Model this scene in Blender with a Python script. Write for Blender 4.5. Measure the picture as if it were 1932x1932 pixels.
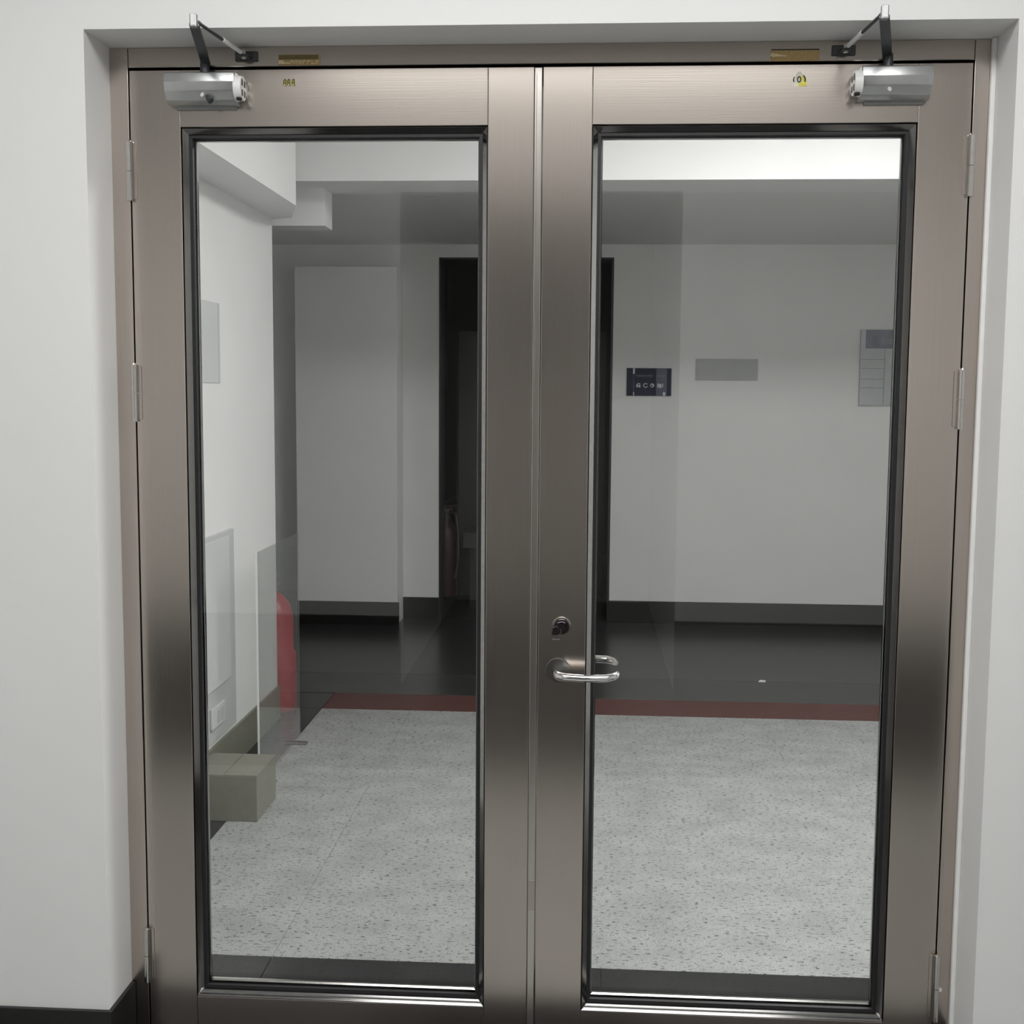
import bpy, bmesh, math, random
from mathutils import Vector, Matrix
random.seed(7)
for o in list(bpy.data.objects): bpy.data.objects.remove(o)
S = bpy.context.scene
COL = S.collection

# ------------------------------------------------------------------ camera
cam_d = bpy.data.cameras.new('camera'); cam = bpy.data.objects.new('camera', cam_d); COL.objects.link(cam)
F_PX, PITCH, YAW, ROLL = 2277.14, -0.0972003, -0.0614717, 0.0071868
fwd = Vector((math.sin(YAW)*math.cos(PITCH), math.cos(YAW)*math.cos(PITCH), math.sin(PITCH)))
rgt = Vector((math.cos(YAW), -math.sin(YAW), 0)); up = rgt.cross(fwd)
r2 = rgt*math.cos(ROLL) + up*math.sin(ROLL); u2 = -rgt*math.sin(ROLL) + up*math.cos(ROLL)
cam.matrix_world = Matrix(((r2.x, u2.x, -fwd.x, 0), (r2.y, u2.y, -fwd.y, -2.3565), (r2.z, u2.z, -fwd.z, 1.38), (0, 0, 0, 1)))
cam_d.sensor_width = 36.0; cam_d.lens = 36.0*F_PX/1932.0; cam_d.clip_start = 0.05
S.camera = cam
# ------------------------------------------------------------------ world, exposure
w = bpy.data.worlds.new('world'); S.world = w; w.use_nodes = True
w.node_tree.nodes['Background'].inputs[0].default_value = (0.8, 0.85, 0.9, 1)
w.node_tree.nodes['Background'].inputs[1].default_value = 0.02
vs = S.view_settings
vs.view_transform = 'Standard'; vs.look = 'None'; vs.gamma = 1.0; vs.use_curve_mapping = False; vs.exposure = 1.25
LAMP_ROOM, LAMP_LOBBY = 3.55, 15.0          # emission of the ceiling lamps

# ------------------------------------------------------------------ materials
MATS = {}
def mat(name, col, rough=0.5, metal=0.0, spec=0.5, noise=None, bump=None, emit=None, aniso=0.0, coat=0.0):
    m = bpy.data.materials.new(name); m.use_nodes = True
    nt = m.node_tree; b = nt.nodes['Principled BSDF']
    b.inputs['Base Color'].default_value = (*col, 1); b.inputs['Roughness'].default_value = rough
    b.inputs['Metallic'].default_value = metal; b.inputs['Specular IOR Level'].default_value = spec
    b.inputs['Anisotropic'].default_value = aniso; b.inputs['Coat Weight'].default_value = coat
    tc = None
    def coords(scale):
        nonlocal tc
        if tc is None: tc = nt.nodes.new('ShaderNodeNewGeometry')
        mp = nt.nodes.new('ShaderNodeMapping'); mp.inputs['Scale'].default_value = scale
        nt.links.new(tc.outputs['Position'], mp.inputs['Vector']); return mp.outputs[0]
    if noise:                                   # (scale vec, amount, detail)
        sc, amt, det = noise
        n = nt.nodes.new('ShaderNodeTexNoise'); n.inputs['Scale'].default_value = 1; n.inputs['Detail'].default_value = det
        nt.links.new(coords(sc), n.inputs['Vector'])
        r = nt.nodes.new('ShaderNodeValToRGB')
        r.color_ramp.elements[0].position = 0.3; r.color_ramp.elements[1].position = 0.7
        r.color_ramp.elements[0].color = (*[c*(1-amt) for c in col], 1); r.color_ramp.elements[1].color = (*[min(1, c*(1+amt)) for c in col], 1)
        nt.links.new(n.outputs[0], r.inputs[0]); nt.links.new(r.outputs[0], b.inputs['Base Color'])
    if bump:
        sc, st, det = bump
        n = nt.nodes.new('ShaderNodeTexNoise'); n.inputs['Scale'].default_value = 1; n.inputs['Detail'].default_value = det
        nt.links.new(coords(sc), n.inputs['Vector'])
        bp = nt.nodes.new('ShaderNodeBump'); bp.inputs['Strength'].default_value = st; bp.inputs['Distance'].default_value = 0.002
        nt.links.new(n.outputs[0], bp.inputs['Height']); nt.links.new(bp.outputs[0], b.inputs['Normal'])
    if emit:
        b.inputs['Emission Color'].default_value = (*emit[0], 1); b.inputs['Emission Strength'].default_value = emit[1]
    MATS[name] = m; return m

mat('wall_paint', (0.80, 0.80, 0.79), 0.65, noise=((3, 3, 3), 0.012, 3), bump=((90, 90, 90), 0.06, 4))
mat('lobby_paint', (0.78, 0.78, 0.77), 0.65, noise=((3, 3, 3), 0.02, 3), bump=((90, 90, 90), 0.06, 4))
mat('hall_paint', (0.73, 0.73, 0.715), 0.6, noise=((2, 2, 2), 0.02, 3), bump=((80, 80, 80), 0.06, 4))
mat('ceiling_paint', (0.78, 0.78, 0.77), 0.7, bump=((60, 60, 60), 0.05, 3))
mat('steel', (0.57, 0.512, 0.464), 0.20, 1.0, noise=((260, 260, 3), 0.018, 3), bump=((500, 500, 4), 0.03, 2))
mat('steel_rail', (0.53, 0.478, 0.434), 0.20, 1.0, noise=((3, 260, 260), 0.012, 3), bump=((4, 500, 500), 0.012, 2))
mat('bead_steel', (0.36, 0.355, 0.35), 0.12, 1.0, noise=((90, 90, 90), 0.04, 2))
mat('strip_steel', (0.62, 0.58, 0.54), 0.24, 1.0, noise=((90, 90, 3), 0.04, 2))
mat('bright_steel', (0.66, 0.64, 0.61), 0.16, 1.0, noise=((90, 90, 90), 0.04, 2))
mat('dull_steel', (0.36, 0.36, 0.36), 0.38, 0.9, noise=((60, 60, 60), 0.05, 2))
mat('rose_steel', (0.22, 0.215, 0.205), 0.3, 1.0, noise=((60, 60, 60), 0.05, 2))
mat('dark_arm', (0.085, 0.088, 0.095), 0.35, 0.6, noise=((70, 70, 70), 0.06, 2))
mat('closer_silver', (0.50, 0.51, 0.51), 0.30, 0.75, noise=((50, 50, 50), 0.03, 2))
mat('white_plastic_and_glint', (0.82, 0.82, 0.81), 0.35, noise=((40, 40, 40), 0.02, 2))  # white parts; also painted on small metal parts in place of glints
mat('black_rubber', (0.010, 0.010, 0.011), 0.55, noise=((50, 50, 50), 0.1, 2))
mat('dark_granite', (0.011, 0.011, 0.012), 0.24, noise=((160, 160, 160), 0.35, 5), bump=((120, 120, 120), 0.03, 4))
mat('skirting_black', (0.009, 0.0085, 0.0085), 0.30, noise=((120, 120, 120), 0.3, 4))
mat('skirting_olive', (0.21, 0.205, 0.165), 0.35, noise=((60, 60, 60), 0.08, 3))
mat('hall_floor', (0.033, 0.034, 0.033), 0.26, noise=((18, 120, 40), 0.18, 5), bump=((40, 160, 40), 0.05, 4))
mat('hall_floor_dark', (0.034, 0.035, 0.032), 0.30, noise=((18, 120, 40), 0.22, 5))
mat('red_strip', (0.095, 0.036, 0.031), 0.5, noise=((20, 90, 40), 0.2, 4))
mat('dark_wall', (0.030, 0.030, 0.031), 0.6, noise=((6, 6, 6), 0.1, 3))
mat('black_door', (0.014, 0.014, 0.015), 0.4, noise=((6, 6, 20), 0.1, 3))
mat('red_paint', (0.42, 0.012, 0.030), 0.32, noise=((30, 30, 30), 0.05, 2))
mat('red_paint_shaded', (0.020, 0.0025, 0.004), 0.5, noise=((30, 30, 30), 0.05, 2))  # extinguisher red with the doorway's shade put into the colour
mat('hose_black', (0.03, 0.025, 0.025), 0.45, noise=((60, 60, 60), 0.1, 2))
mat('brass_film', (0.50, 0.36, 0.17), 0.35, 0.7, noise=((300, 60, 300), 0.15, 3))
mat('brass_dark', (0.20, 0.15, 0.07), 0.4, 0.7, noise=((300, 60, 300), 0.15, 3))
mat('brass_pale', (0.78, 0.66, 0.42), 0.4, 0.3, noise=((300, 60, 300), 0.15, 3))
mat('sticker_yellow', (0.75, 0.68, 0.10), 0.5, noise=((300, 60, 300), 0.1, 3))
mat('sticker_cream', (0.72, 0.70, 0.58), 0.5, noise=((300, 60, 300), 0.06, 3))
mat('ink', (0.012, 0.011, 0.008), 0.5, noise=((300, 300, 300), 0.2, 2))
mat('navy', (0.006, 0.007, 0.036), 0.45, spec=0.2, noise=((30, 30, 30), 0.12, 3))
mat('navy_pale', (0.050, 0.055, 0.105), 0.3, noise=((60, 60, 60), 0.12, 3))
mat('sign_white', (0.55, 0.57, 0.60), 0.5, noise=((80, 80, 80), 0.08, 2))
mat('sign_dim', (0.14, 0.145, 0.19), 0.5, noise=((200, 60, 200), 0.25, 3))
mat('plaque_grey', (0.30, 0.31, 0.295), 0.4, noise=((20, 20, 20), 0.03, 2))
mat('notice_grey', (0.40, 0.42, 0.43), 0.3, noise=((20, 20, 20), 0.04, 2))
mat('notice_line', (0.23, 0.24, 0.26), 0.5, noise=((40, 40, 40), 0.06, 2))
mat('notice_blue', (0.085, 0.09, 0.15), 0.35, noise=((14, 14, 14), 0.35, 3))
mat('paper_grey', (0.60, 0.615, 0.61), 0.5, noise=((12, 12, 12), 0.02, 2))
mat('box_grey', (0.53, 0.54, 0.53), 0.45, noise=((12, 12, 12), 0.03, 2))
mat('carton', (0.20, 0.195, 0.16), 0.6, noise=((30, 30, 30), 0.06, 3))
mat('chrome', (0.88, 0.87, 0.86), 0.09, 1.0, noise=((50, 50, 50), 0.02, 2))
mat('lock_dark', (0.10, 0.075, 0.085), 0.25, 1.0, noise=((200, 200, 200), 0.25, 2))
mat('lamp_housing', (0.75, 0.75, 0.75), 0.5, noise=((20, 20, 20), 0.02, 2))
mat('lamp_room', (0.9, 0.9, 0.9), 0.5, emit=((1.0, 0.995, 0.985), LAMP_ROOM))
mat('lamp_lobby', (0.9, 0.9, 0.9), 0.5, emit=((1.0, 1.0, 0.99), LAMP_LOBBY))

def granite():
    m = bpy.data.materials.new('light_granite'); m.use_nodes = True; nt = m.node_tree; b = nt.nodes['Principled BSDF']
    g = nt.nodes.new('ShaderNodeNewGeometry')
    def mp(s):
        k = nt.nodes.new('ShaderNodeMapping'); k.inputs['Scale'].default_value = s; nt.links.new(g.outputs['Position'], k.inputs[0]); return k.outputs[0]
    def nz(s, det):
        n = nt.nodes.new('ShaderNodeTexNoise'); n.inputs['Scale'].default_value = 1; n.inputs['Detail'].default_value = det; nt.links.new(mp(s), n.inputs[0]); return n.outputs[0]
    def ramp(fac, stops):
        r = nt.nodes.new('ShaderNodeValToRGB'); e = r.color_ramp.elements
        e[0].position, e[0].color = stops[0][0], (*[stops[0][1]]*3, 1); e[1].position, e[1].color = stops[1][0], (*[stops[1][1]]*3, 1)
        nt.links.new(fac, r.inputs[0]); return r.outputs[0]
    fine = ramp(nz((230, 330, 90), 6), ((0.30, 0.60), (0.70, 1.30)))
    speck = ramp(nz((62, 130, 60), 9), ((0.345, 0.18), (0.430, 1.0)))
    big = ramp(nz((7, 9, 4), 5), ((0.3, 0.84), (0.7, 1.10)))
    def mul(a, c):
        x = nt.nodes.new('ShaderNodeMix'); x.data_type = 'RGBA'; x.blend_type = 'MULTIPLY'; x.inputs[0].default_value = 1
        nt.links.new(a, x.inputs[6])
        if isinstance(c, tuple): x.inputs[7].default_value = c
        else: nt.links.new(c, x.inputs[7])
        return x.outputs[2]
    c = mul(mul(mul(fine, speck), big), (0.345, 0.353, 0.345, 1))
    nt.links.new(c, b.inputs['Base Color']); b.inputs['Roughness'].default_value = 0.55
    bp = nt.nodes.new('ShaderNodeBump'); bp.inputs['Strength'].default_value = 0.35; bp.inputs['Distance'].default_value = 0.003
    nt.links.new(nz((95, 75, 60), 5), bp.inputs['Height']); nt.links.new(bp.outputs[0], b.inputs['Normal'])
    MATS['light_granite'] = m
granite()
def thin_glass(name, tint, ior, extra=0.0, haze=None):
    m = bpy.data.materials.new(name); m.use_nodes = True; nt = m.node_tree
    nt.nodes.remove(nt.nodes['Principled BSDF']); out = nt.nodes['Material Output']
    t = nt.nodes.new('ShaderNodeBsdfTransparent'); t.inputs[0].default_value = (*tint, 1)
    gl = nt.nodes.new('ShaderNodeBsdfGlossy'); gl.inputs['Roughness'].default_value = 0.0; gl.inputs[0].default_value = (1, 1, 1, 1)
    fr = nt.nodes.new('ShaderNodeFresnel'); 
    ge = nt.nodes.new('ShaderNodeNewGeometry'); io = nt.nodes.new('ShaderNodeMath'); io.operation = 'MULTIPLY_ADD'
    io.inputs[1].default_value = 1.0/ior - ior; io.inputs[2].default_value = ior      # same reflectance on both faces of the sheet
    nt.links.new(ge.outputs['Backfacing'], io.inputs[0]); nt.links.new(io.outputs[0], fr.inputs[0])
    a = nt.nodes.new('ShaderNodeMath'); a.operation = 'ADD'; a.inputs[1].default_value = extra; nt.links.new(fr.outputs[0], a.inputs[0])
    mx = nt.nodes.new('ShaderNodeMixShader'); nt.links.new(a.outputs[0], mx.inputs[0]); nt.links.new(t.outputs[0], mx.inputs[1]); nt.links.new(gl.outputs[0], mx.inputs[2])
    last = mx.outputs[0]
    if haze:
        d = nt.nodes.new('ShaderNodeBsdfDiffuse'); d.inputs[0].default_value = (*haze[0], 1)
        m2 = nt.nodes.new('ShaderNodeMixShader'); m2.inputs[0].default_value = haze[1]
        nt.links.new(last, m2.inputs[1]); nt.links.new(d.outputs[0], m2.inputs[2]); last = m2.outputs[0]
    nt.links.new(last, out.inputs[0]); MATS[name] = m
thin_glass('clear_glass', (0.988, 0.992, 0.988), 1.52)
thin_glass('acrylic', (0.97, 0.98, 0.97), 1.49, 0.0, ((0.55, 0.56, 0.54), 0.06))

# ------------------------------------------------------------------ helpers (meshes are built in world coordinates)
def BM(): return bmesh.new()
def box(bm, x0, x1, y0, y1, z0, z1, bev=0.0):
    r = bmesh.ops.create_cube(bm, size=1.0)
    for v in r['verts']:
        v.co = Vector(((x0+x1)/2 + v.co.x*(x1-x0), (y0+y1)/2 + v.co.y*(y1-y0), (z0+z1)/2 + v.co.z*(z1-z0)))
    if bev > 0:
        es = list({e for v in r['verts'] for e in v.link_edges})
        bmesh.ops.bevel(bm, geom=es, offset=bev, segments=2, affect='EDGES', profile=0.5)
    return bm
def cyl(bm, p0, p1, r0, r1=None, seg=20, cap=True):
    p0, p1 = Vector(p0), Vector(p1); r1 = r0 if r1 is None else r1
    d = p1-p0; q = d.to_track_quat('Z', 'Y').to_matrix().to_4x4()
    M = Matrix.Translation((p0+p1)/2) @ q
    bmesh.ops.create_cone(bm, cap_ends=cap, segments=seg, radius1=r0, radius2=r1, depth=d.length, matrix=M); return bm
def lathe(bm, c, prof, seg=28):
    rings = []
    for r, z in prof:
        rings.append([bm.verts.new((c[0]+r*math.cos(2*math.pi*k/seg), c[1]+r*math.sin(2*math.pi*k/seg), c[2]+z)) for k in range(seg)])
    for a, b in zip(rings, rings[1:]):
        for k in range(seg): bm.faces.new((a[k], a[(k+1) % seg], b[(k+1) % seg], b[k]))
    bm.faces.new(rings[0][::-1]); bm.faces.new(rings[-1]); return bm
def tube(bm, pts, r, seg=12):
    pts = [Vector(p) for p in pts]; rings = []; n = len(pts)
    rr = r if isinstance(r, (list, tuple)) else [r]*n
    ref = None
    for i, p in enumerate(pts):
        t = (pts[min(i+1, n-1)] - pts[max(i-1, 0)]).normalized()
        if ref is None: ref = t.orthogonal().normalized()
        a = (ref - t*ref.dot(t)).normalized(); ref = a; b = t.cross(a)
        rings.append([bm.verts.new(p + (a*math.cos(2*math.pi*k/seg) + b*math.sin(2*math.pi*k/seg))*rr[i]) for k in range(seg)])
    for A, B in zip(rings, rings[1:]):
        for k in range(seg): bm.faces.new((A[k], A[(k+1) % seg], B[(k+1) % seg], B[k]))
    bm.faces.new(rings[0][::-1]); bm.faces.new(rings[-1]); return bm
def prism(bm, poly, a0, a1, axis='x', bev=0.0):
    """closed polygon (two coordinates) extruded along an axis"""
    def P(u, v, a): return {'x': (a, u, v), 'y': (u, a, v), 'z': (u, v, a)}[axis]
    A = [bm.verts.new(P(u, v, a0)) for u, v in poly]; B = [bm.verts.new(P(u, v, a1)) for u, v in poly]; n = len(poly)
    fs = [bm.faces.new(A), bm.faces.new(B[::-1])]
    for k in range(n): fs.append(bm.faces.new((A[k], B[k], B[(k+1) % n], A[(k+1) % n])))
    bmesh.ops.recalc_face_normals(bm, faces=fs)
    if bev: bmesh.ops.bevel(bm, geom=list({e for f in fs for e in f.edges}), offset=bev, segments=2, affect='EDGES', profile=0.5)
    return bm
def bar(bm, p0, p1, w, t, upv=(0, 0, 1), bev=0.0):
    """flat bar from p0 to p1, width w across, thickness t along upv"""
    p0, p1 = Vector(p0), Vector(p1); d = (p1-p0).normalized(); u = Vector(upv); u = (u - d*u.dot(d)).normalized(); s = d.cross(u)
    vs_ = []
    for p in (p0, p1):
        for a, b in ((-1, -1), (1, -1), (1, 1), (-1, 1)): vs_.append(bm.verts.new(p + s*a*w/2 + u*b*t/2))
    fs = [bm.faces.new([vs_[i] for i in q]) for q in ((0, 1, 2, 3), (7, 6, 5, 4), (0, 4, 5, 1), (1, 5, 6, 2), (2, 6, 7, 3), (3, 7, 4, 0))]
    bmesh.ops.recalc_face_normals(bm, faces=fs)
    if bev: bmesh.ops.bevel(bm, geom=list({e for f in fs for e in f.edges}), offset=bev, segments=2, affect='EDGES', profile=0.5)
    return bm
def wpos(o):
    p = Vector((0, 0, 0))
    while o: p += o.location; o = o.parent
    return p
def obj(name, bm, m, parent=None, label=None, smooth=False):
    bmesh.ops.recalc_face_normals(bm, faces=bm.faces)
    xs = [v.co.x for v in bm.verts]; ys = [v.co.y for v in bm.verts]; zs = [v.co.z for v in bm.verts]
    c = Vector(((min(xs)+max(xs))/2, (min(ys)+max(ys))/2, min(zs)))
    for v in bm.verts: v.co -= c
    me = bpy.data.meshes.new(name); bm.to_mesh(me); bm.free()
    o = bpy.data.objects.new(name, me); COL.objects.link(o); me.materials.append(MATS[m])
    if smooth:
        for p in me.polygons: p.use_smooth = True
        try: me.set_sharp_from_angle(angle=math.radians(40))
        except Exception: pass
    if parent: o.parent = parent; o.location = c - wpos(parent)
    else: o.location = c
    if label: o['label'] = label
    return o
def tag(o, label, cat, group=None, kind=None):
    o['label'] = label; o['category'] = cat
    if group: o['group'] = group
    if kind: o['kind'] = kind
    return o
def thing(name, loc, label, cat, group=None, kind=None):
    o = bpy.data.objects.new(name, None); COL.objects.link(o); o.location = loc; o.empty_display_size = 0.05
    return tag(o, label, cat, group, kind)
def struct(name, bm, m, label, cat): return tag(obj(name, bm, m), label, cat, kind='structure')

# ================================================================== dimensions
WY = -0.12                    # face of the white wall we stand in front of; the steel doors lie at y = 0
FL, FR, FT = -0.932, 0.7455, 2.041      # opening in the wall
RX0, RX1, RY, RZ = -2.3, 2.4, -3.2, 2.75  # the room on this side
LX, LY1, LZ = -1.30, 2.63, 2.72       # lobby behind the doors: left wall, far end, ceiling
HX0, HX1, HY, HZ = -3.0, 3.2, 4.95, 2.27  # darker hall behind the lobby
BO0, BO1, BOZ = -0.87, 0.42, 2.30     # opening in the wall behind the photographer

# ================================================================== the setting
b = BM()
box(b, RX0-0.1, FL, WY, 0.14, 0, RZ); box(b, FR, 2.7, WY, 0.14, 0, RZ); box(b, FL, FR, WY, 0.14, FT, RZ)
struct('wall_front', b, 'wall_paint', 'white plastered wall around the steel double door', 'wall')
# skirting on this side wraps into the reveal
b = BM(); box(b, RX0, FL+0.009, WY-0.010, WY, 0, 0.158, 0.001); box(b, FL, FL+0.009, WY, -0.002, 0, 0.158, 0.001)
struct('baseboard_left', b, 'skirting_black', 'black skirting at the foot of the white wall left of the doors', 'skirting')
b = BM(); box(b, FR-0.009, RX1, WY-0.010, WY, 0, 0.118, 0.001); box(b, FR-0.009, FR, WY, -0.002, 0, 0.118, 0.001)
struct('baseboard_right', b, 'skirting_black', 'black skirting at the foot of the white wall right of the doors', 'skirting')
# sealant strip between right jamb and plaster
b = BM(); box(b, FR-0.009, FR, -0.011, -0.0005, 0.12, FT, 0.002)
struct('trim_2', b, 'white_plastic_and_glint', 'narrow white sealant strip along the right side of the steel frame', 'sealant')

# floor: base plus stone slabs
fl = struct('floor', box(BM(), -3.1, 3.3, -5.8, 9.0, -0.06, -0.012), 'skirting_black', 'stone floor with light granite slabs and black borders', 'floor')
def slab(x0, x1, y0, y1, m, label=None, name='floor_slab', g=0.0010, bev=0.0008):
    return obj(name, box(BM(), x0+g, x1-g, y0+g, y1-g, -0.02, 0.0, bev), m, fl, label)
JX, JY = -0.755, 1.72
slab(-1.30, JX, 0.0, 0.45, 'dark_granite'); slab(JX, 2.6, 0.0, 0.45, 'dark_granite', 'black granite border behind the doors')
slab(-1.30, -1.148, 0.45, 2.78, 'dark_granite', 'black granite border along the left lobby wall')
for (x0, x1) in ((-1.148, JX), (JX, 2.6)):
    for (y0, y1) in ((0.45, JY), (JY, 2.78)):
        slab(x0, x1, y0, y1, 'light_granite', name='granite_slab', g=0.0009 if x0 < JX else 0.0004, bev=0.0006 if x0 < JX else 0.0002)
slab(HX0, -1.148, 2.78, 3.05, 'dark_granite')
slab(-1.148, HX1, 2.78, 3.06, 'red_strip', 'dull red strip across the floor', 'floor_strip')
slab(HX0, HX1, 3.06, 3.46, 'hall_floor_dark'); slab(HX0, HX1, 3.46, HY, 'hall_floor', 'grey polished hall floor')
slab(-1.2, 0.5, HY, 9.0, 'hall_floor_dark')
# this side of the doors
slab(-2.3, RX1, -0.30, 0.0, 'dark_granite', 'black granite border in front of the doors')
for i in range(4):
    x0 = -2.3 + i*1.175
    for (y0, y1) in ((-1.1, -0.30), (-1.9, -1.1)): slab(x0, x0+1.175, y0, y1, 'light_granite', name='granite_slab')
slab(-2.3, RX1, RY, -1.9, 'dark_granite'); slab(BO0, BO1, -5.6, RY, 'hall_floor')

# lobby
b = BM(); box(b, LX-0.12, LX, 0.14, 2.61, 0, LZ)
struct('wall_left', b, 'lobby_paint', 'bright white left wall of the lobby seen through the glass', 'wall')
struct('baseboard_lobby', box(BM(), LX, LX+0.011, 0.14, 2.61, 0, 0.14, 0.001), 'skirting_olive', 'olive grey skirting along the left lobby wall', 'skirting')
struct('wall_right', box(BM(), 2.6, 2.7, 0.14, 4.95, 0, LZ), 'lobby_paint', 'right wall of the lobby, hidden beside the right door', 'wall')
struct('ceiling', box(BM(), LX-0.12, 2.7, 0.14, LY1+0.3, LZ, LZ+0.1), 'ceiling_paint', 'white ceiling of the lobby behind the doors', 'ceiling')
struct('trim_3', box(BM(), LX-0.12, 2.6, LY1, LY1+0.32, 2.243, LZ), 'lobby_paint', 'white cross beam at the far end of the lobby', 'beam')
struct('trim_4', prism(BM(), [(LX, 0.14), (-1.117, 0.14), (-1.117, 2.27), (-1.21, 2.58), (LX, 2.63)], 2.089, LZ, 'z'), 'lobby_paint', 'grey boxed-in bulkhead running along the top of the left lobby wall', 'bulkhead')
struct('trim_5', box(BM(), LX-0.12, -1.122, 2.80, 2.95, 2.087, 2.26), 'lobby_paint', 'short white drop below the cross beam beside the left wall', 'beam')
# hall
b = BM(); DX0, DX1, DZ = -0.897, 0.148, 2.193
box(b, HX0, DX0, HY, HY+0.15, 0, HZ); box(b, DX1, HX1, HY, HY+0.15, 0, HZ); box(b, DX0, DX1, HY, HY+0.15, DZ, HZ)
struct('wall_far', b, 'hall_paint', 'grey white far wall of the dim hall with the dark doorway', 'wall')
b = BM(); box(b, DX1, HX1, HY-0.011, HY, 0, 0.132, 0.001)
struct('baseboard_far_right', b, 'skirting_black', 'dark skirting under the far wall right of the dark doorway', 'skirting')
b = BM(); box(b, -1.118, DX0, HY-0.011, HY, 0, 0.132, 0.001)
struct('baseboard_far_left', b, 'skirting_black', 'short dark skirting between the white pier and the dark doorway', 'skirting')
struct('wall_pier', box(BM(), -1.722, -1.118, 4.72, HY, 0, 2.115, 0.002), 'hall_paint', 'wide pale pier standing forward of the far hall wall', 'wall')
struct('baseboard_pier', box(BM(), -1.722, -1.107, 4.709, 4.72, 0, 0.138, 0.001), 'skirting_black', 'black skirting at the foot of the pale pier', 'skirting')
struct('ceiling_hall', box(BM(), HX0, HX1, LY1+0.32, HY+0.15, HZ, HZ+0.1), 'hall_paint', 'low ceiling of the dim hall', 'ceiling')
struct('wall_hall_left', box(BM(), HX0-0.1, HX0, 2.4, HY+0.15, 0, HZ), 'hall_paint', 'dim far left wall of the hall', 'wall')
struct('wall_hall_near', box(BM(), HX0, LX-0.12, 2.4, 2.5, 0, HZ), 'hall_paint', 'back of the lobby wall in the hall', 'wall')
struct('wall_hall_right', box(BM(), HX1, HX1+0.1, 2.63, HY+0.15, 0, HZ), 'hall_paint', 'right end wall of the dim hall', 'wall')
struct('wall_hall_front', box(BM(), 2.7, HX1, 2.63, 2.73, 0, HZ), 'hall_paint', 'hall wall beside the lobby opening', 'wall')
b = BM(); box(b, DX0, DX0+0.012, HY-0.004, HY+0.17, 0, DZ); box(b, DX1-0.012, DX1, HY-0.004, HY+0.17, 0, DZ); box(b, DX0, DX1, HY-0.004, HY+0.17, DZ-0.012, DZ)
struct('trim_6', b, 'black_door', 'black lining of the dark doorway in the far wall', 'door frame')
# dark room behind the doorway
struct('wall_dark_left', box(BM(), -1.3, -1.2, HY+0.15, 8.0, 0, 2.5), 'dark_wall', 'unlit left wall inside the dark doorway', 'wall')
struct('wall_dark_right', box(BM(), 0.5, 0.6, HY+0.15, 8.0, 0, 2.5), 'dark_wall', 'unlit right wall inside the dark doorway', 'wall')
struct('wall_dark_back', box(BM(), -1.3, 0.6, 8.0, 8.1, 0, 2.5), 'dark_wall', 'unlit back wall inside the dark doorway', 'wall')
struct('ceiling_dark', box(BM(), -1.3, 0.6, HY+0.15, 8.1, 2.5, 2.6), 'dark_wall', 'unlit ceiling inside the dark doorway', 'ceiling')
# room on this side
b = BM(); box(b, RX0, BO0, RY-0.1, RY, 0, RZ); box(b, BO1, RX1, RY-0.1, RY, 0, RZ); box(b, BO0, BO1, RY-0.1, RY, BOZ, RZ)
struct('wall_back', b, 'wall_paint', 'white wall behind the viewer with a passage opening', 'wall')
b = BM(); box(b, RX0, BO0, RY, RY+0.011, 0, 0.33); box(b, BO1, RX1, RY, RY+0.011, 0, 0.33)
struct('baseboard_back', b, 'skirting_black', 'black skirting of the wall behind the viewer', 'skirting')
struct('wall_room_left', box(BM(), RX0-0.1, RX0, RY-0.1, WY, 0, RZ), 'wall_paint', 'white side wall left of the viewer', 'wall')
struct('wall_room_right', box(BM(), RX1, RX1+0.1, RY-0.1, WY, 0, RZ), 'wall_paint', 'white side wall right of the viewer', 'wall')
struct('ceiling_room', box(BM(), RX0-0.1, RX1+0.1, RY-0.1, WY, RZ, RZ+0.1), 'ceiling_paint', 'white ceiling above the viewer', 'ceiling')
b = BM(); box(b, BO0-0.1, BO0, -5.6, RY-0.1, 0, 2.5); box(b, BO1, BO1+0.1, -5.6, RY-0.1, 0, 2.5); box(b, BO0-0.1, BO1+0.1, -5.7, -5.6, 0, 2.5)
struct('wall_passage', b, 'hall_paint', 'unlit passage walls behind the viewer', 'wall')
struct('ceiling_passage', box(BM(), BO0-0.1, BO1+0.1, -5.7, RY-0.1, 2.5, 2.6), 'hall_paint', 'unlit passage ceiling behind the viewer', 'ceiling')

# lamps (the rooms' own ceiling lights)
def ceiling_lamp(x0, x1, y0, y1, z, m, label):
    t = thing('ceiling_light', ((x0+x1)/2, (y0+y1)/2, z), label, 'lamp', kind=None)
    h = BM(); box(h, x0-0.02, x1+0.02, y0-0.02, y1+0.02, z-0.02, z, 0.003); obj('housing', h, 'lamp_housing', t)
    obj('diffuser', box(BM(), x0, x1, y0, y1, z-0.027, z-0.0205), m, t)
ceiling_lamp(-1.00, 0.90, -2.20, -1.10, RZ, 'lamp_room', 'flat white ceiling light above the viewer on this side')
ceiling_lamp(0.45, 1.55, 0.95, 1.50, LZ, 'lamp_lobby', 'flat white ceiling light of the lobby in front of the cross beam')

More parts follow.
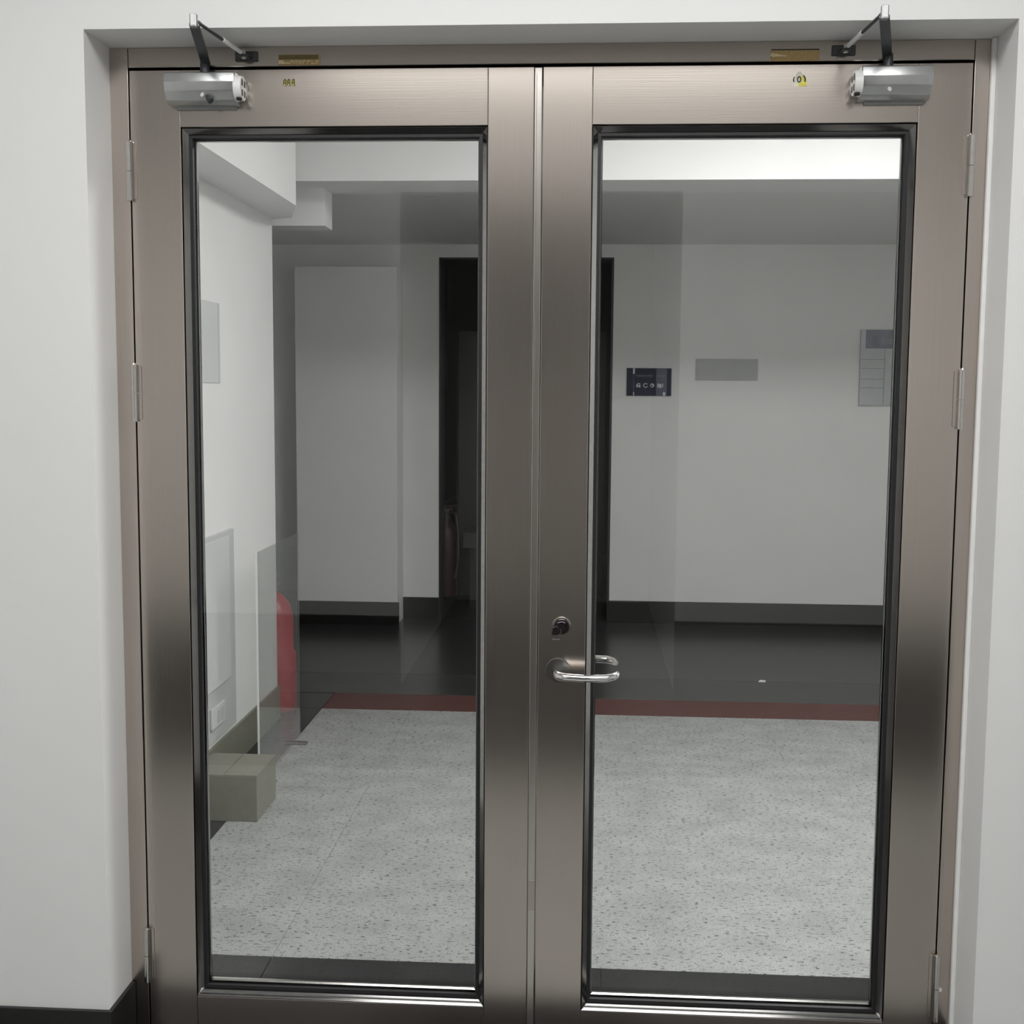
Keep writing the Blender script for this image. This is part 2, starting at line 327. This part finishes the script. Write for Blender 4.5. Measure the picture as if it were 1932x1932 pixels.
# ================================================================== steel door frame
t = thing('trim_1', (FL+0.018, 0.05, 0), 'brushed steel frame around the double door', 'door frame', kind='structure')
LO, RO, LT, SEAM = -0.8936, 0.7064, 1.998, -0.0915
obj('jamb', box(BM(), FL, LO-0.0025, 0, 0.10, 0, FT, 0.0012), 'steel', t)
obj('jamb', box(BM(), RO+0.0025, FR, 0, 0.10, 0, FT, 0.0012), 'steel', t)
obj('frame_head', box(BM(), LO-0.0018, RO+0.0018, 0, 0.10, LT+0.0050, FT, 0.0016), 'steel_rail', t)
b = BM(); box(b, LO-0.0025, LO+0.012, 0.052, 0.098, 0.0, LT+0.003); box(b, RO-0.012, RO+0.0025, 0.052, 0.098, 0.0, LT+0.003); box(b, LO, RO, 0.052, 0.098, LT-0.012, LT+0.0055)
obj('rebate', b, 'black_rubber', t)
# brass coloured label plates on the head
def letters(bm, x0, x1, z0, z1, y, n, rng):
    wd = (x1-x0)/n
    for k in range(n):
        a = x0 + wd*k; h = z1-z0
        box(bm, a+wd*0.08, a+wd*0.26, y-0.0003, y, z0, z0+h*rng.uniform(0.7, 1.0))
        zz = z0+h*rng.choice((0.05, 0.4, 0.7)); box(bm, a+wd*0.2, a+wd*0.8, y-0.0003, y, zz, zz+h*0.22)
        if rng.random() < 0.6: box(bm, a+wd*0.6, a+wd*0.8, y-0.0003, y, z0+h*rng.uniform(0, 0.3), z1)
rng = random.Random(3)
p = obj('label_plate', box(BM(), -0.601, -0.519, -0.0012, 0.0002, 2.005, 2.0245, 0.0003), 'brass_film', t, 'gold label plate on the left of the frame head')
obj('plate_band', box(BM(), -0.599, -0.522, -0.0017, -0.0012, 2.0155, 2.024), 'brass_dark', p)
b = BM(); letters(b, -0.578, -0.520, 2.0065, 2.0145, -0.0012, 7, rng); box(b, -0.6, -0.59, -0.0016, -0.0012, 2.0075, 2.0145); box(b, -0.59, -0.578, -0.0015, -0.0012, 2.0075, 2.0105)
obj('lettering', b, 'brass_pale', p)
p = obj('label_plate', box(BM(), 0.334, 0.424, -0.0012, 0.0002, 2.0035, 2.0255, 0.0003), 'brass_film', t, 'plain gold label plate on the right of the frame head')
obj('plate_band', box(BM(), 0.335, 0.423, -0.0016, -0.0012, 2.0235, 2.0255), 'ink', p)
b = BM(); prism(b, [(0.332, 2.0135), (0.337, 2.0185), (0.353, 2.0155), (0.365, 2.0135), (0.364, 2.0125), (0.350, 2.0125), (0.337, 2.0120)], -0.0017, -0.0012, 'y'); obj('pale_patch', b, 'brass_pale', p)  # paler patch at the left end of the plate

# ================================================================== door leaves
ZB, ZT = 0.1294, 1.8906
def ring_side(rect, side, prof):
    """mitred glazing profile along one side of an opening; prof = [(inset, y)]"""
    x0, x1, z0, z1 = rect; bm = BM(); A, B = [], []
    for u, y in prof:
        if side == 'top': a, c = (x0+u, y, z1-u), (x1-u, y, z1-u)
        elif side == 'bottom': a, c = (x0+u, y, z0+u), (x1-u, y, z0+u)
        elif side == 'left': a, c = (x0+u, y, z0+u), (x0+u, y, z1-u)
        else: a, c = (x1-u, y, z0+u), (x1-u, y, z1-u)
        A.append(bm.verts.new(a)); B.append(bm.verts.new(c))
    n = len(prof); bm.faces.new(A); bm.faces.new(B[::-1])
    for k in range(n): bm.faces.new((A[k], A[(k+1) % n], B[(k+1) % n], B[k]))
    return bm
FRONT = [(0.0018, 0.0165), (0.0018, 0.0035), (0.0026, 0.0030), (0.0112, 0.0145), (0.0112, 0.0165)]
SILL = [(0.0012, 0.0165), (0.0012, 0.0000), (0.0042, 0.0024), (0.0046, 0.0060), (0.0082, 0.0064), (0.0115, 0.0090), (0.0115, 0.0165)]
BACK = [(0.0004, 0.0310), (0.0004, 0.0480), (0.0180, 0.0480), (0.0235, 0.0400), (0.0235, 0.0336), (0.0203, 0.0310)]
BACK_SIDE = [(0.0004, 0.0310), (0.0004, 0.0480), (0.0160, 0.0480), (0.0212, 0.0400), (0.0212, 0.0322), (0.0200, 0.0310)]
def leaf(name, x0, x1, g0, g1, label):
    t = thing(name, ((x0+x1)/2, 0.025, 0.008), label, 'door', kind='structure')
    zb = 0.008
    obj('stile', box(BM(), x0, g0, 0, 0.05, zb, LT, 0.0009), 'steel', t)
    obj('stile', box(BM(), g1, x1, 0, 0.05, zb, LT, 0.0009), 'steel', t)
    obj('rail', box(BM(), g0+0.0003, g1-0.0003, 0, 0.05, ZT, LT, 0.0009), 'steel_rail', t)
    obj('rail', box(BM(), g0+0.0003, g1-0.0003, 0, 0.05, zb, ZB, 0.0009), 'steel_rail', t)
    rect = (g0, g1, ZB, ZT)
    for s in ('top', 'bottom', 'left', 'right'):
        obj('glazing_bead', ring_side(rect, s, SILL if s == 'bottom' else FRONT), 'bead_steel', t)
        obj('glazing_bead', ring_side(rect, s, BACK if s == 'bottom' else BACK_SIDE), 'bright_steel' if s == 'bottom' else 'bead_steel', t)
        obj('gasket', ring_side(rect, s, [(0.0, 0.0165), (0.0175, 0.0165), (0.0195, 0.0215), (0.0, 0.0215)]), 'black_rubber', t)
    obj('glass_pane', box(BM(), g0, g1, 0.0225, 0.0300, ZB, ZT), 'clear_glass', t)
    return t
dl = leaf('door_1', LO, -0.1085, -0.7944, -0.1962, 'left leaf of the steel and glass double door, without handle')
dr = leaf('door_2', SEAM, RO, 0.0024, 0.6093, 'right leaf of the steel and glass double door, with lever handle and lock')
# cover strip between the leaves
s_ = obj('cover_strip', box(BM(), -0.1078, -0.0931, -0.0015, 0.052, 0.008, LT-0.001, 0.0012), 'strip_steel', dl, 'narrow steel cover strip where the leaves meet')
obj('strip_edge', box(BM(), -0.1040, -0.1028, -0.0020, -0.0012, 1.40, LT-0.012, 0.0003), 'bright_steel', s_)
obj('flush_bolt', box(BM(), -0.1062, -0.0948, -0.0021, -0.0012, 0.340, 0.402, 0.0003), 'steel_rail', s_)

# hinges
def hinge(door, x, z0, z1, side, screws=False):
    """side -1: plate lies towards the jamb on the left"""
    pl = BM(); box(pl, x-0.0015 if side < 0 else x-0.013, x+0.013 if side < 0 else x+0.0015, -0.0022, 0.0002, z0+0.004, z1-0.002, 0.0005)
    p = obj('hinge_plate', pl, 'steel', door)
    zm = (z0+z1)/2
    for a, c in ((z0, zm-0.0006), (zm+0.0006, z1)):
        b = BM(); cyl(b, (x, -0.0075, a), (x, -0.0075, c), 0.0062, seg=24); obj('knuckle', b, 'bright_steel', p, smooth=True)
    b = BM(); cyl(b, (x, -0.0075, z1), (x, -0.0075, z1+0.003), 0.0048, 0.0036, seg=20); obj('hinge_pin', b, 'bright_steel', p, smooth=True)
    if screws:
        b = BM(); cyl(b, (x+0.010, -0.003, zm-0.005), (x+0.010, -0.0005, zm-0.005), 0.004, seg=16); obj('screw', b, 'white_plastic_and_glint', p, smooth=True)  # steel screw head, its glint painted as plain white
for z0, z1 in ((1.750, 1.862), (1.321, 1.433), (0.161, 0.274)):
    hinge(dl, LO-0.0015, z0, z1, -1)
for z0, z1 in ((1.754, 1.866), (1.320, 1.432), (0.140, 0.276)):
    hinge(dr, RO+0.0015, z0, z1, 1, screws=z0 < 0.2)

# ------------------------------------------------------------------ lever handle and lock on the right leaf
LXc, LZc = -0.052, 0.836
h = obj('lever_handle', BM() if False else cyl(BM(), (LXc, 0.0002, LZc), (LXc, -0.009, LZc), 0.0245, 0.0235, 40), 'rose_steel', dr, 'steel lever handle', smooth=True)
b = BM(); tube(b, [(LXc, -0.008, LZc), (LXc, -0.030, LZc), (LXc+0.001, -0.044, LZc-0.0005), (LXc+0.006, -0.052, LZc-0.001), (LXc+0.016, -0.0555, LZc-0.0015), (LXc+0.05, -0.0555, LZc-0.003), (LXc+0.095, -0.0545, LZc-0.002), (LXc+0.108, -0.051, LZc), (LXc+0.114, -0.044, LZc+0.002), (LXc+0.116, -0.036, LZc+0.003)], [0.0085, 0.0085, 0.0085, 0.0085, 0.008, 0.0075, 0.0075, 0.0072, 0.0068, 0.006], 16)
obj('lever', b, 'chrome', h, smooth=True)
b = BM(); cyl(b, (LXc, 0.0498, LZc), (LXc, 0.059, LZc), 0.0235, 0.0245, 40); h2 = obj('lever_handle', b, 'dull_steel', dr, 'lever handle on the far face of the door', smooth=True)
b = BM(); tube(b, [(LXc, 0.058, LZc), (LXc, 0.085, LZc), (LXc+0.003, 0.098, LZc), (LXc+0.012, 0.104, LZc), (LXc+0.05, 0.105, LZc+0.001), (LXc+0.098, 0.104, LZc+0.0005), (LXc+0.112, 0.098, LZc-0.002), (LXc+0.118, 0.088, LZc-0.004)], [0.0085, 0.0085, 0.0085, 0.008, 0.0078, 0.0078, 0.0070, 0.005], 16)
obj('lever', b, 'chrome', h2, smooth=True)
KX, KZ = -0.045, 0.925
lk = obj('lock_rosette', cyl(BM(), (KX, 0.0002, KZ), (KX, -0.006, KZ), 0.0185, 0.0172, 36), 'chrome', dr, 'small lock cylinder above the lever', smooth=True)
b = BM(); cyl(b, (KX, -0.0055, KZ-0.001), (KX, -0.0075, KZ-0.001), 0.0155, 0.0148, 32); obj('lock_face', b, 'lock_dark', lk, smooth=True)
b = BM(); prism(b, [(KX-0.020, KZ-0.018), (KX-0.006, KZ-0.018), (KX-0.004, KZ-0.006), (KX-0.009, KZ+0.001), (KX-0.018, KZ-0.003)], -0.0085, -0.002, 'y', 0.0012); obj('key_cover', b, 'lock_dark', lk)
b = BM(); tube(b, [(KX-0.008+0.0022*k, -0.0080, KZ+0.007+0.0022*math.sin(math.pi*k/7)) for k in range(8)], 0.0006, 8); obj('arc_mark', b, 'chrome', lk)
b = BM(); box(b, KX-0.0018, KX-0.0004, -0.0085, -0.007, KZ-0.015, KZ-0.005); obj('key_slot', b, 'chrome', lk)
b = BM(); letters(b, KX-0.018, KX-0.003, KZ-0.0285, KZ-0.0262, 0.0, 5, random.Random(5)); obj('lock_marking', b, 'sign_white', dr)

# ------------------------------------------------------------------ stickers on the leaves
p = obj('sticker', box(BM(), -0.5925, -0.5665, -0.0006, 0.0001, 1.9665, 1.9815, 0.0001), 'steel_rail', dl, 'tiny clear sticker with three black and yellow characters')
b = BM()
for k, a in enumerate((-0.5905, -0.5830, -0.5740)): box(b, a, a+0.0062, -0.0009, -0.0006, 1.9675, 1.9790)
obj('character_ground', b, 'sticker_yellow', p)
b = BM()
for a in (-0.5910, -0.5835, -0.5745):
    box(b, a, a+0.0014, -0.0013, -0.0009, 1.9680, 1.9775); box(b, a+0.0045, a+0.0060, -0.0013, -0.0009, 1.9665, 1.9785)
    box(b, a+0.0010, a+0.0050, -0.0013, -0.0009, 1.9770, 1.9786); box(b, a+0.0012, a+0.0048, -0.0013, -0.0009, 1.9720, 1.9734); box(b, a+0.0024, a+0.0034, -0.0013, -0.0009, 1.9690, 1.9800)
obj('characters', b, 'ink', p)
p = obj('sticker', prism(BM(), [(0.377, 1.957), (0.404, 1.9585), (0.4025, 1.964), (0.4005, 1.972), (0.395, 1.978), (0.389, 1.986), (0.383, 1.982), (0.379, 1.973)], -0.0006, 0.0001, 'y'), 'sticker_cream', dr, 'yellow and white warning sticker with black marks')
obj('yellow_band', prism(BM(), [(0.387, 1.9575), (0.4035, 1.959), (0.402, 1.965), (0.4000, 1.972), (0.394, 1.9775), (0.390, 1.974), (0.393, 1.966), (0.386, 1.963)], -0.0010, -0.0006, 'y'), 'sticker_yellow', p)
b = BM()
tube(b, [(0.3785, -0.0012, 1.966), (0.3772, -0.0012, 1.970), (0.3785, -0.0012, 1.975)], 0.0008, 8)
tube(b, [(0.3875 + 0.0030*math.cos(a), -0.0014, 1.9705 + 0.0050*math.sin(a)) for a in [i*2*math.pi/14 for i in range(15)]], 0.0010, 8)
tube(b, [(0.3955, -0.0014, 1.9775), (0.3985, -0.0014, 1.973), (0.3985, -0.0014, 1.966)], 0.0012, 8)
for k in range(3): box(b, 0.3885+0.0045*k, 0.3900+0.0045*k, -0.0014, -0.0010, 1.9600, 1.9612)
obj('marks', b, 'ink', p)

# ================================================================== door closers
def closer(name, xa, xb, sx, ex, shx, cap_side, label):
    """body xa..xb on the top rail, spindle at sx, elbow at ex, shoe on the frame head at shx"""
    t = thing(name, ((xa+xb)/2, -0.02, 1.925), label, 'door closer', 'pair of door closers')
    prof = [(0.0, 1.928), (-0.016, 1.928), (-0.028, 1.935), (-0.038, 1.950), (-0.0425, 1.966), (-0.0395, 1.983), (-0.034, 1.986), (0.0, 1.986)]
    bd = obj('body', prism(BM(), prof, xa, xb, 'x', 0.0012), 'closer_silver', t, smooth=True)
    obj('mounting_plate', box(BM(), xa+0.012, xb-0.006, -0.004, 0.0, 1.922, 1.991, 0.001), 'dull_steel', t)
    # end cap with slots
    s = 1 if cap_side > 0 else -1; xe = xb if s > 0 else xa
    b = BM(); cyl(b, (xe-0.001*s, -0.0225, 1.957), (xe+0.013*s, -0.0225, 1.957), 0.0245, 0.0225, 32); cp = obj('end_cap', b, 'white_plastic_and_glint', t, 'round white end cap', smooth=True)
    for dy in (-1, 1):
        for dz in (-1, 1):
            b = BM(); box(b, min(xe+0.011*s, xe+0.0138*s), max(xe+0.011*s, xe+0.0138*s), -0.0225+dy*0.0085-0.0042, -0.0225+dy*0.0085+0.0042, 1.957+dz*0.0095-0.006, 1.957+dz*0.0095+0.006, 0.001); obj('slot', b, 'ink', cp)
    b = BM(); cyl(b, (xe+0.004*s, -0.034, 1.936), (xe+0.012*s, -0.036, 1.934), 0.0035, seg=14); obj('valve_screw', b, 'ink', t, smooth=True)
    b = BM(); cyl(b, (sx, -0.036, 1.9435), (sx, -0.0415, 1.941), 0.0035, 0.003, seg=14); obj('screw', b, 'white_plastic_and_glint', t, smooth=True)  # steel screw coloured white to stand for its shine
    # spindle, arms, shoe
    b = BM(); cyl(b, (sx, -0.020, 1.984), (sx, -0.020, 2.010), 0.0095, 0.0085, 20); obj('spindle', b, 'dark_arm', t, smooth=True)
    za, ze = 2.006, 2.024
    b = BM(); bar(b, (sx, -0.012, za), (ex, -0.197, ze), 0.0175, 0.0055, bev=0.0008); obj('main_arm', b, 'dark_arm', t, 'dark flat main arm')
    b = BM(); box(b, ex-0.0062, ex+0.0062, -0.2045, -0.1935, ze-0.006, ze+0.0175, 0.0016); el = obj('elbow', b, 'dull_steel', t)
    obj('elbow_cap', box(BM(), ex-0.0040, ex+0.0040, -0.2055, -0.2042, ze-0.003, ze+0.0165, 0.0005), 'white_plastic_and_glint', el)  # white here paints the light on the elbow's end face
    p0, p1 = Vector((ex, -0.197, ze+0.008)), Vector((shx, -0.020, 2.0215))
    pm = p0.lerp(p1, 0.60)
    b = BM(); tube(b, [p0, p0.lerp(p1, 0.3), pm], 0.0032, 12); obj('forearm', b, 'dark_arm', t, smooth=True)
    b = BM(); tube(b, [p0.lerp(p1, 0.55), p0.lerp(p1, 0.93)], 0.0042, 12); obj('adjusting_sleeve', b, 'white_plastic_and_glint', t, smooth=True)  # chrome sleeve, bright reflection put in as white colour
    b = BM(); tube(b, [p0 + Vector((0, 0, 0.001)), p0.lerp(p1, 0.10) + Vector((0, 0, 0.004)), p0.lerp(p1, 0.22) + Vector((0, 0, 0.0005))], 0.0012, 8); obj('clip', b, 'dull_steel', t, smooth=True)
    d = 1 if shx > ex else -1
    b = BM(); box(b, shx-0.022, shx+0.022, -0.0045, 0.0, 2.0125, 2.0315, 0.0018); sh = obj('shoe', b, 'dark_arm', t)
    b = BM(); prism(b, [(shx-0.012, -0.004), (shx+0.012, -0.004), (shx+0.008, -0.026), (shx-0.008, -0.026)], 2.0155, 2.0205, 'z', 0.0008); obj('shoe_tongue', b, 'dark_arm', sh)
    b = BM(); cyl(b, (shx, -0.020, 2.013), (shx, -0.020, 2.028), 0.0045, seg=16); obj('shoe_pin', b, 'bright_steel', sh, smooth=True)
    return t
c1 = closer('door_closer', -0.812, -0.676, -0.738, -0.700, -0.662, 1, 'grey door closer on the left leaf, with round slotted white end cap')
b = BM(); tube(b, [(-0.731, -0.030, 1.943), (-0.727, -0.034, 1.936), (-0.722, -0.036, 1.931)], [0.004, 0.0055, 0.006], 14); obj('regulating_knob', b, 'dark_arm', c1, smooth=True)
c2 = closer('door_closer', 0.496, 0.624, 0.546, 0.4955, 0.468, -1, 'grey door closer on the right leaf, beside the yellow warning sticker')

# ================================================================== things in the lobby
# notice sheet on the left wall
t = obj('notice_sheet', box(BM(), LX, LX+0.004, 1.40, 1.862, 1.412, 1.690, 0.0008), 'paper_grey'); tag(t, 'pale grey sheet on the left lobby wall at eye height', 'notice')
obj('sheet_border', box(BM(), LX+0.004, LX+0.0046, 1.845, 1.862, 1.412, 1.690), 'box_grey', t)
# grey white box on the left wall
t = thing('meter_cabinet', (LX+0.01, 1.7, 0.16), 'shallow pale grey cabinet low on the left lobby wall', 'cabinet')
obj('cabinet_body', box(BM(), LX, LX+0.016, 1.30, 1.957, 0.162, 0.885, 0.002), 'box_grey', t)
obj('cabinet_door', box(BM(), LX+0.016, LX+0.024, 1.32, 1.874, 0.352, 0.870, 0.002), 'paper_grey', t)
o = obj('wall_socket', box(BM(), LX+0.016, LX+0.026, 1.64, 1.79, 0.215, 0.290, 0.003), 'paper_grey'); tag(o, 'small pale socket plate below the cabinet on the left lobby wall', 'socket')
obj('socket_face', box(BM(), LX+0.026, LX+0.029, 1.70, 1.765, 0.230, 0.275, 0.001), 'box_grey', o)
# standing clear screen
t = thing('clear_screen', (-1.13, 2.0, 0), 'clear upright acrylic screen standing by the left lobby wall', 'screen')
obj('panel', box(BM(), -1.1325, -1.1275, 1.700, 2.300, 0.010, 0.832), 'acrylic', t)
obj('edge_strip', box(BM(), -1.1330, -1.1270, 1.6955, 1.700, 0.010, 0.832), 'white_plastic_and_glint', t)
for y0 in (1.74, 2.22):
    obj('foot', box(BM(), -1.175, -1.085, y0, y0+0.03, 0.0, 0.010, 0.002), 'dull_steel', t)
# low box on the floor
t = thing('carton', (-1.15, 1.47, 0), 'low olive beige carton on the black floor border by the left lobby wall', 'box')
obj('carton_body', box(BM(), -1.262, -1.045, 1.365, 1.60, 0.0, 0.150, 0.002), 'carton', t)
obj('lid_flap', box(BM(), -1.262, -1.156, 1.366, 1.599, 0.150, 0.153, 0.0005), 'carton', t)
obj('lid_flap', box(BM(), -1.153, -1.045, 1.366, 1.599, 0.150, 0.153, 0.0005), 'carton', t)
# fire extinguishers
def extinguisher(c, s, label, hang=False):
    red = 'red_paint_shaded' if hang else 'red_paint'  # the one in the doorway gets red darkened for shade
    t = thing('fire_extinguisher', c, label, 'extinguisher', 'red extinguishers')
    x, y, z = c
    R = 0.060*s; H = 0.52*s
    obj('cylinder', lathe(BM(), c, [(R*0.94, 0), (R, 0.012*s), (R, 0.30*s), (R*0.93, 0.335*s), (R*0.70, 0.365*s), (R*0.45, 0.385*s), (R*0.42, 0.40*s)]), red, t, smooth=True)
    obj('neck', lathe(BM(), c, [(R*0.40, 0.399*s), (R*0.40, 0.43*s), (R*0.55, 0.435*s), (R*0.55, 0.455*s)], 18), 'hose_black' if hang else 'dull_steel', t, smooth=True)  # steel neck blackened in the doorway, shade painted in
    b = BM(); bar(b, (x-R*0.7, y, z+0.455*s), (x+R*0.9, y, z+0.470*s), 0.020*s, 0.008*s, bev=0.001); bar(b, (x-R*0.5, y, z+0.475*s), (x+R*0.95, y, z+0.515*s), 0.018*s, 0.006*s, bev=0.001)
    obj('handle', b, red, t)
    b = BM(); tube(b, [(x+R*0.3, y-R*0.3, z+0.44*s), (x+R*0.9, y-R*0.6, z+0.43*s), (x+R*1.15, y-R*0.8, z+0.34*s), (x+R*1.15, y-R*0.9, z+0.18*s), (x+R*0.9, y-R*1.0, z+0.10*s)], 0.008*s, 10)
    obj('hose', b, red, t, smooth=True)
    obj('label_band', lathe(BM(), c, [(R*1.006, 0.12*s), (R*1.006, 0.24*s)], 28), red, t, smooth=True)
    return t
c = (-1.354, 2.765, 0.0); x, y, z = c
t = thing('fire_extinguisher', c, 'red fire extinguisher on the floor at the end of the left lobby wall', 'extinguisher', 'red extinguishers')
obj('cylinder', lathe(BM(), c, [(0.090, 0.0), (0.096, 0.010), (0.096, 0.250), (0.086, 0.262), (0.086, 0.40), (0.080, 0.435), (0.066, 0.470), (0.045, 0.497), (0.028, 0.510), (0.026, 0.520)], 36), 'red_paint', t, smooth=True)
obj('neck', lathe(BM(), c, [(0.022, 0.519), (0.022, 0.545), (0.030, 0.550), (0.030, 0.572)], 18), 'dull_steel', t, smooth=True)
b = BM(); bar(b, (x+0.01, y, z+0.575), (x-0.085, y, z+0.590), 0.020, 0.008, bev=0.001); obj('handle', b, 'hose_black', t)
b = BM(); bar(b, (x+0.01, y, z+0.592), (x-0.080, y, z+0.625), 0.018, 0.006, bev=0.001); obj('trigger', b, 'hose_black', t)
b = BM(); tube(b, [(x-0.02, y, z+0.56), (x-0.09, y+0.01, z+0.55), (x-0.125, y+0.02, z+0.45), (x-0.12, y+0.03, z+0.22), (x-0.105, y+0.03, z+0.12)], 0.009, 10); obj('hose', b, 'hose_black', t, smooth=True)

# ================================================================== things in the hall
# navy sign with four icons
Y = HY
t = thing('wall_sign', (0.366, Y-0.006, 1.377), 'navy blue wall sign with a row of four white icons', 'sign')
obj('board', box(BM(), 0.234, 0.499, Y-0.012, Y, 1.377, 1.541, 0.002), 'navy', t)
obj('pale_panel', box(BM(), 0.408, 0.472, Y-0.0135, Y-0.012, 1.379, 1.540), 'navy_pale', t)
obj('corner_mark', box(BM(), 0.270, 0.281, Y-0.0135, Y-0.012, 1.508, 1.540), 'sign_white', t)
obj('corner_mark', box(BM(), 0.272, 0.279, Y-0.0135, Y-0.012, 1.379, 1.398), 'sign_white', t)
obj('corner_mark', box(BM(), 0.450, 0.464, Y-0.0150, Y-0.0135, 1.378, 1.399), 'sign_white', t)
obj('side_line', box(BM(), 0.272, 0.276, Y-0.0133, Y-0.012, 1.398, 1.508), 'navy_pale', t)
for a in ((0.286, 0.386, 1.488, 1.502, Y-0.012, 9, random.Random(11)), (0.412, 0.466, 1.486, 1.502, Y-0.0135, 5, random.Random(12)), (0.440, 0.466, 1.474, 1.482, Y-0.0135, 3, random.Random(13))):
    b = BM(); letters(b, *a); obj('lettering', b, 'sign_dim', t)
iz = 1.4385
b = BM(); box(b, 0.291, 0.301, Y-0.0136, Y-0.012, iz-0.011, iz+0.006); box(b, 0.297, 0.313, Y-0.0136, Y-0.012, iz+0.008, iz+0.013); box(b, 0.306, 0.315, Y-0.0136, Y-0.012, iz-0.012, iz+0.004); box(b, 0.300, 0.306, Y-0.0136, Y-0.012, iz-0.006, iz-0.002)
obj('icon', b, 'sign_white', t)
def ringm(cx, cz, r, wd, a0=0, a1=2*math.pi, y=Y-0.0128):
    n = 18; bm = BM()
    tube(bm, [(cx+r*math.cos(a0+(a1-a0)*k/n), y, cz+r*math.sin(a0+(a1-a0)*k/n)) for k in range(n+1)], wd, 6); return bm
obj('icon', ringm(0.3465, iz, 0.0115, 0.0022, 0.5, 6.0), 'sign_white', t)
b = ringm(0.386, iz, 0.011, 0.0018, 1.2, 5.0); prism(b, [(0.386, iz-0.011), (0.394, iz-0.009), (0.398, iz), (0.394, iz+0.009), (0.386, iz+0.012), (0.380, iz+0.006), (0.388, iz)], Y-0.0136, Y-0.012, 'y')
obj('icon', b, 'sign_white', t)
b = BM(); box(b, 0.416, 0.424, Y-0.0150, Y-0.0135, iz-0.012, iz+0.012); box(b, 0.427, 0.440, Y-0.0150, Y-0.0135, iz-0.014, iz+0.010); box(b, 0.445, 0.450, Y-0.0150, Y-0.0135, iz-0.010, iz+0.012)
obj('icon', b, 'sign_white', t)
# blank grey plaque
t = obj('wall_plaque', box(BM(), 0.643, 1.009, Y-0.010, Y, 1.472, 1.598, 0.0015), 'plaque_grey'); tag(t, 'blank grey rectangular plaque on the far hall wall', 'plaque')
obj('plaque_face', box(BM(), 0.652, 1.000, Y-0.0108, Y-0.010, 1.481, 1.589), 'plaque_grey', t)
# notice with table
t = thing('wall_notice', (1.71, Y-0.005, 1.327), 'tall grey notice with a blue heading picture and ruled table on the far wall', 'notice')
obj('board', box(BM(), 1.603, 1.90, Y-0.009, Y, 1.327, 1.774, 0.001), 'notice_grey', t)
pic = obj('heading_picture', box(BM(), 1.634, 1.90, Y-0.0105, Y-0.009, 1.664, 1.774), 'notice_blue', t, 'blue picture at the top of the notice')
obj('picture_patch', box(BM(), 1.672, 1.712, Y-0.0110, Y-0.0105, 1.675, 1.735), 'navy_pale', pic)
obj('picture_patch', box(BM(), 1.725, 1.90, Y-0.0110, Y-0.0105, 1.690, 1.722), 'sign_dim', pic)
b = BM()
for z in (1.598, 1.545, 1.482, 1.431): box(b, 1.612, 1.745, Y-0.0100, Y-0.009, z, z+0.004)
box(b, 1.745, 1.750, Y-0.0100, Y-0.009, 1.335, 1.66); box(b, 1.603, 1.607, Y-0.0100, Y-0.009, 1.327, 1.774); box(b, 1.603, 1.90, Y-0.0100, Y-0.009, 1.327, 1.331)
obj('table_rules', b, 'notice_line', t)
for a in ((1.79, 1.81, 1.41, 1.43, Y-0.009, 1, random.Random(4)), (1.79, 1.81, 1.46, 1.52, Y-0.009, 1, random.Random(6)), (1.79, 1.81, 1.54, 1.60, Y-0.009, 1, random.Random(8))):
    b = BM(); letters(b, *a); obj('lettering', b, 'notice_line', t)
# scrap of paper
b = BM(); prism(b, [(0.846, 3.455), (0.878, 3.450), (0.884, 3.475), (0.858, 3.485)], 0.0, 0.003, 'z')
tag(obj('paper_scrap', b, 'white_plastic_and_glint'), 'tiny white scrap of paper on the grey hall floor', 'litter')
# inside the dark doorway
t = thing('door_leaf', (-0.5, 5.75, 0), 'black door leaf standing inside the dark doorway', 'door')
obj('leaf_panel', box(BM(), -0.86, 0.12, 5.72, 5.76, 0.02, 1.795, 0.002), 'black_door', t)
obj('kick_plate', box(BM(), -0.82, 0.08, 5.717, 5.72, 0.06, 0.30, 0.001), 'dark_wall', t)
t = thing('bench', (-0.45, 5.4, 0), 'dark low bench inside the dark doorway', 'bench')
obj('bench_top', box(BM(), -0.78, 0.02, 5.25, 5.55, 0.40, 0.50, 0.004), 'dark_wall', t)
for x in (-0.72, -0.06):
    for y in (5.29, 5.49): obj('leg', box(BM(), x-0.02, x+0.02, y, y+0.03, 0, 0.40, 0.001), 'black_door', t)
extinguisher((-0.900, 5.34, 0.08), 1.25, 'dim dark red fire extinguisher in the shade of the dark doorway', True)
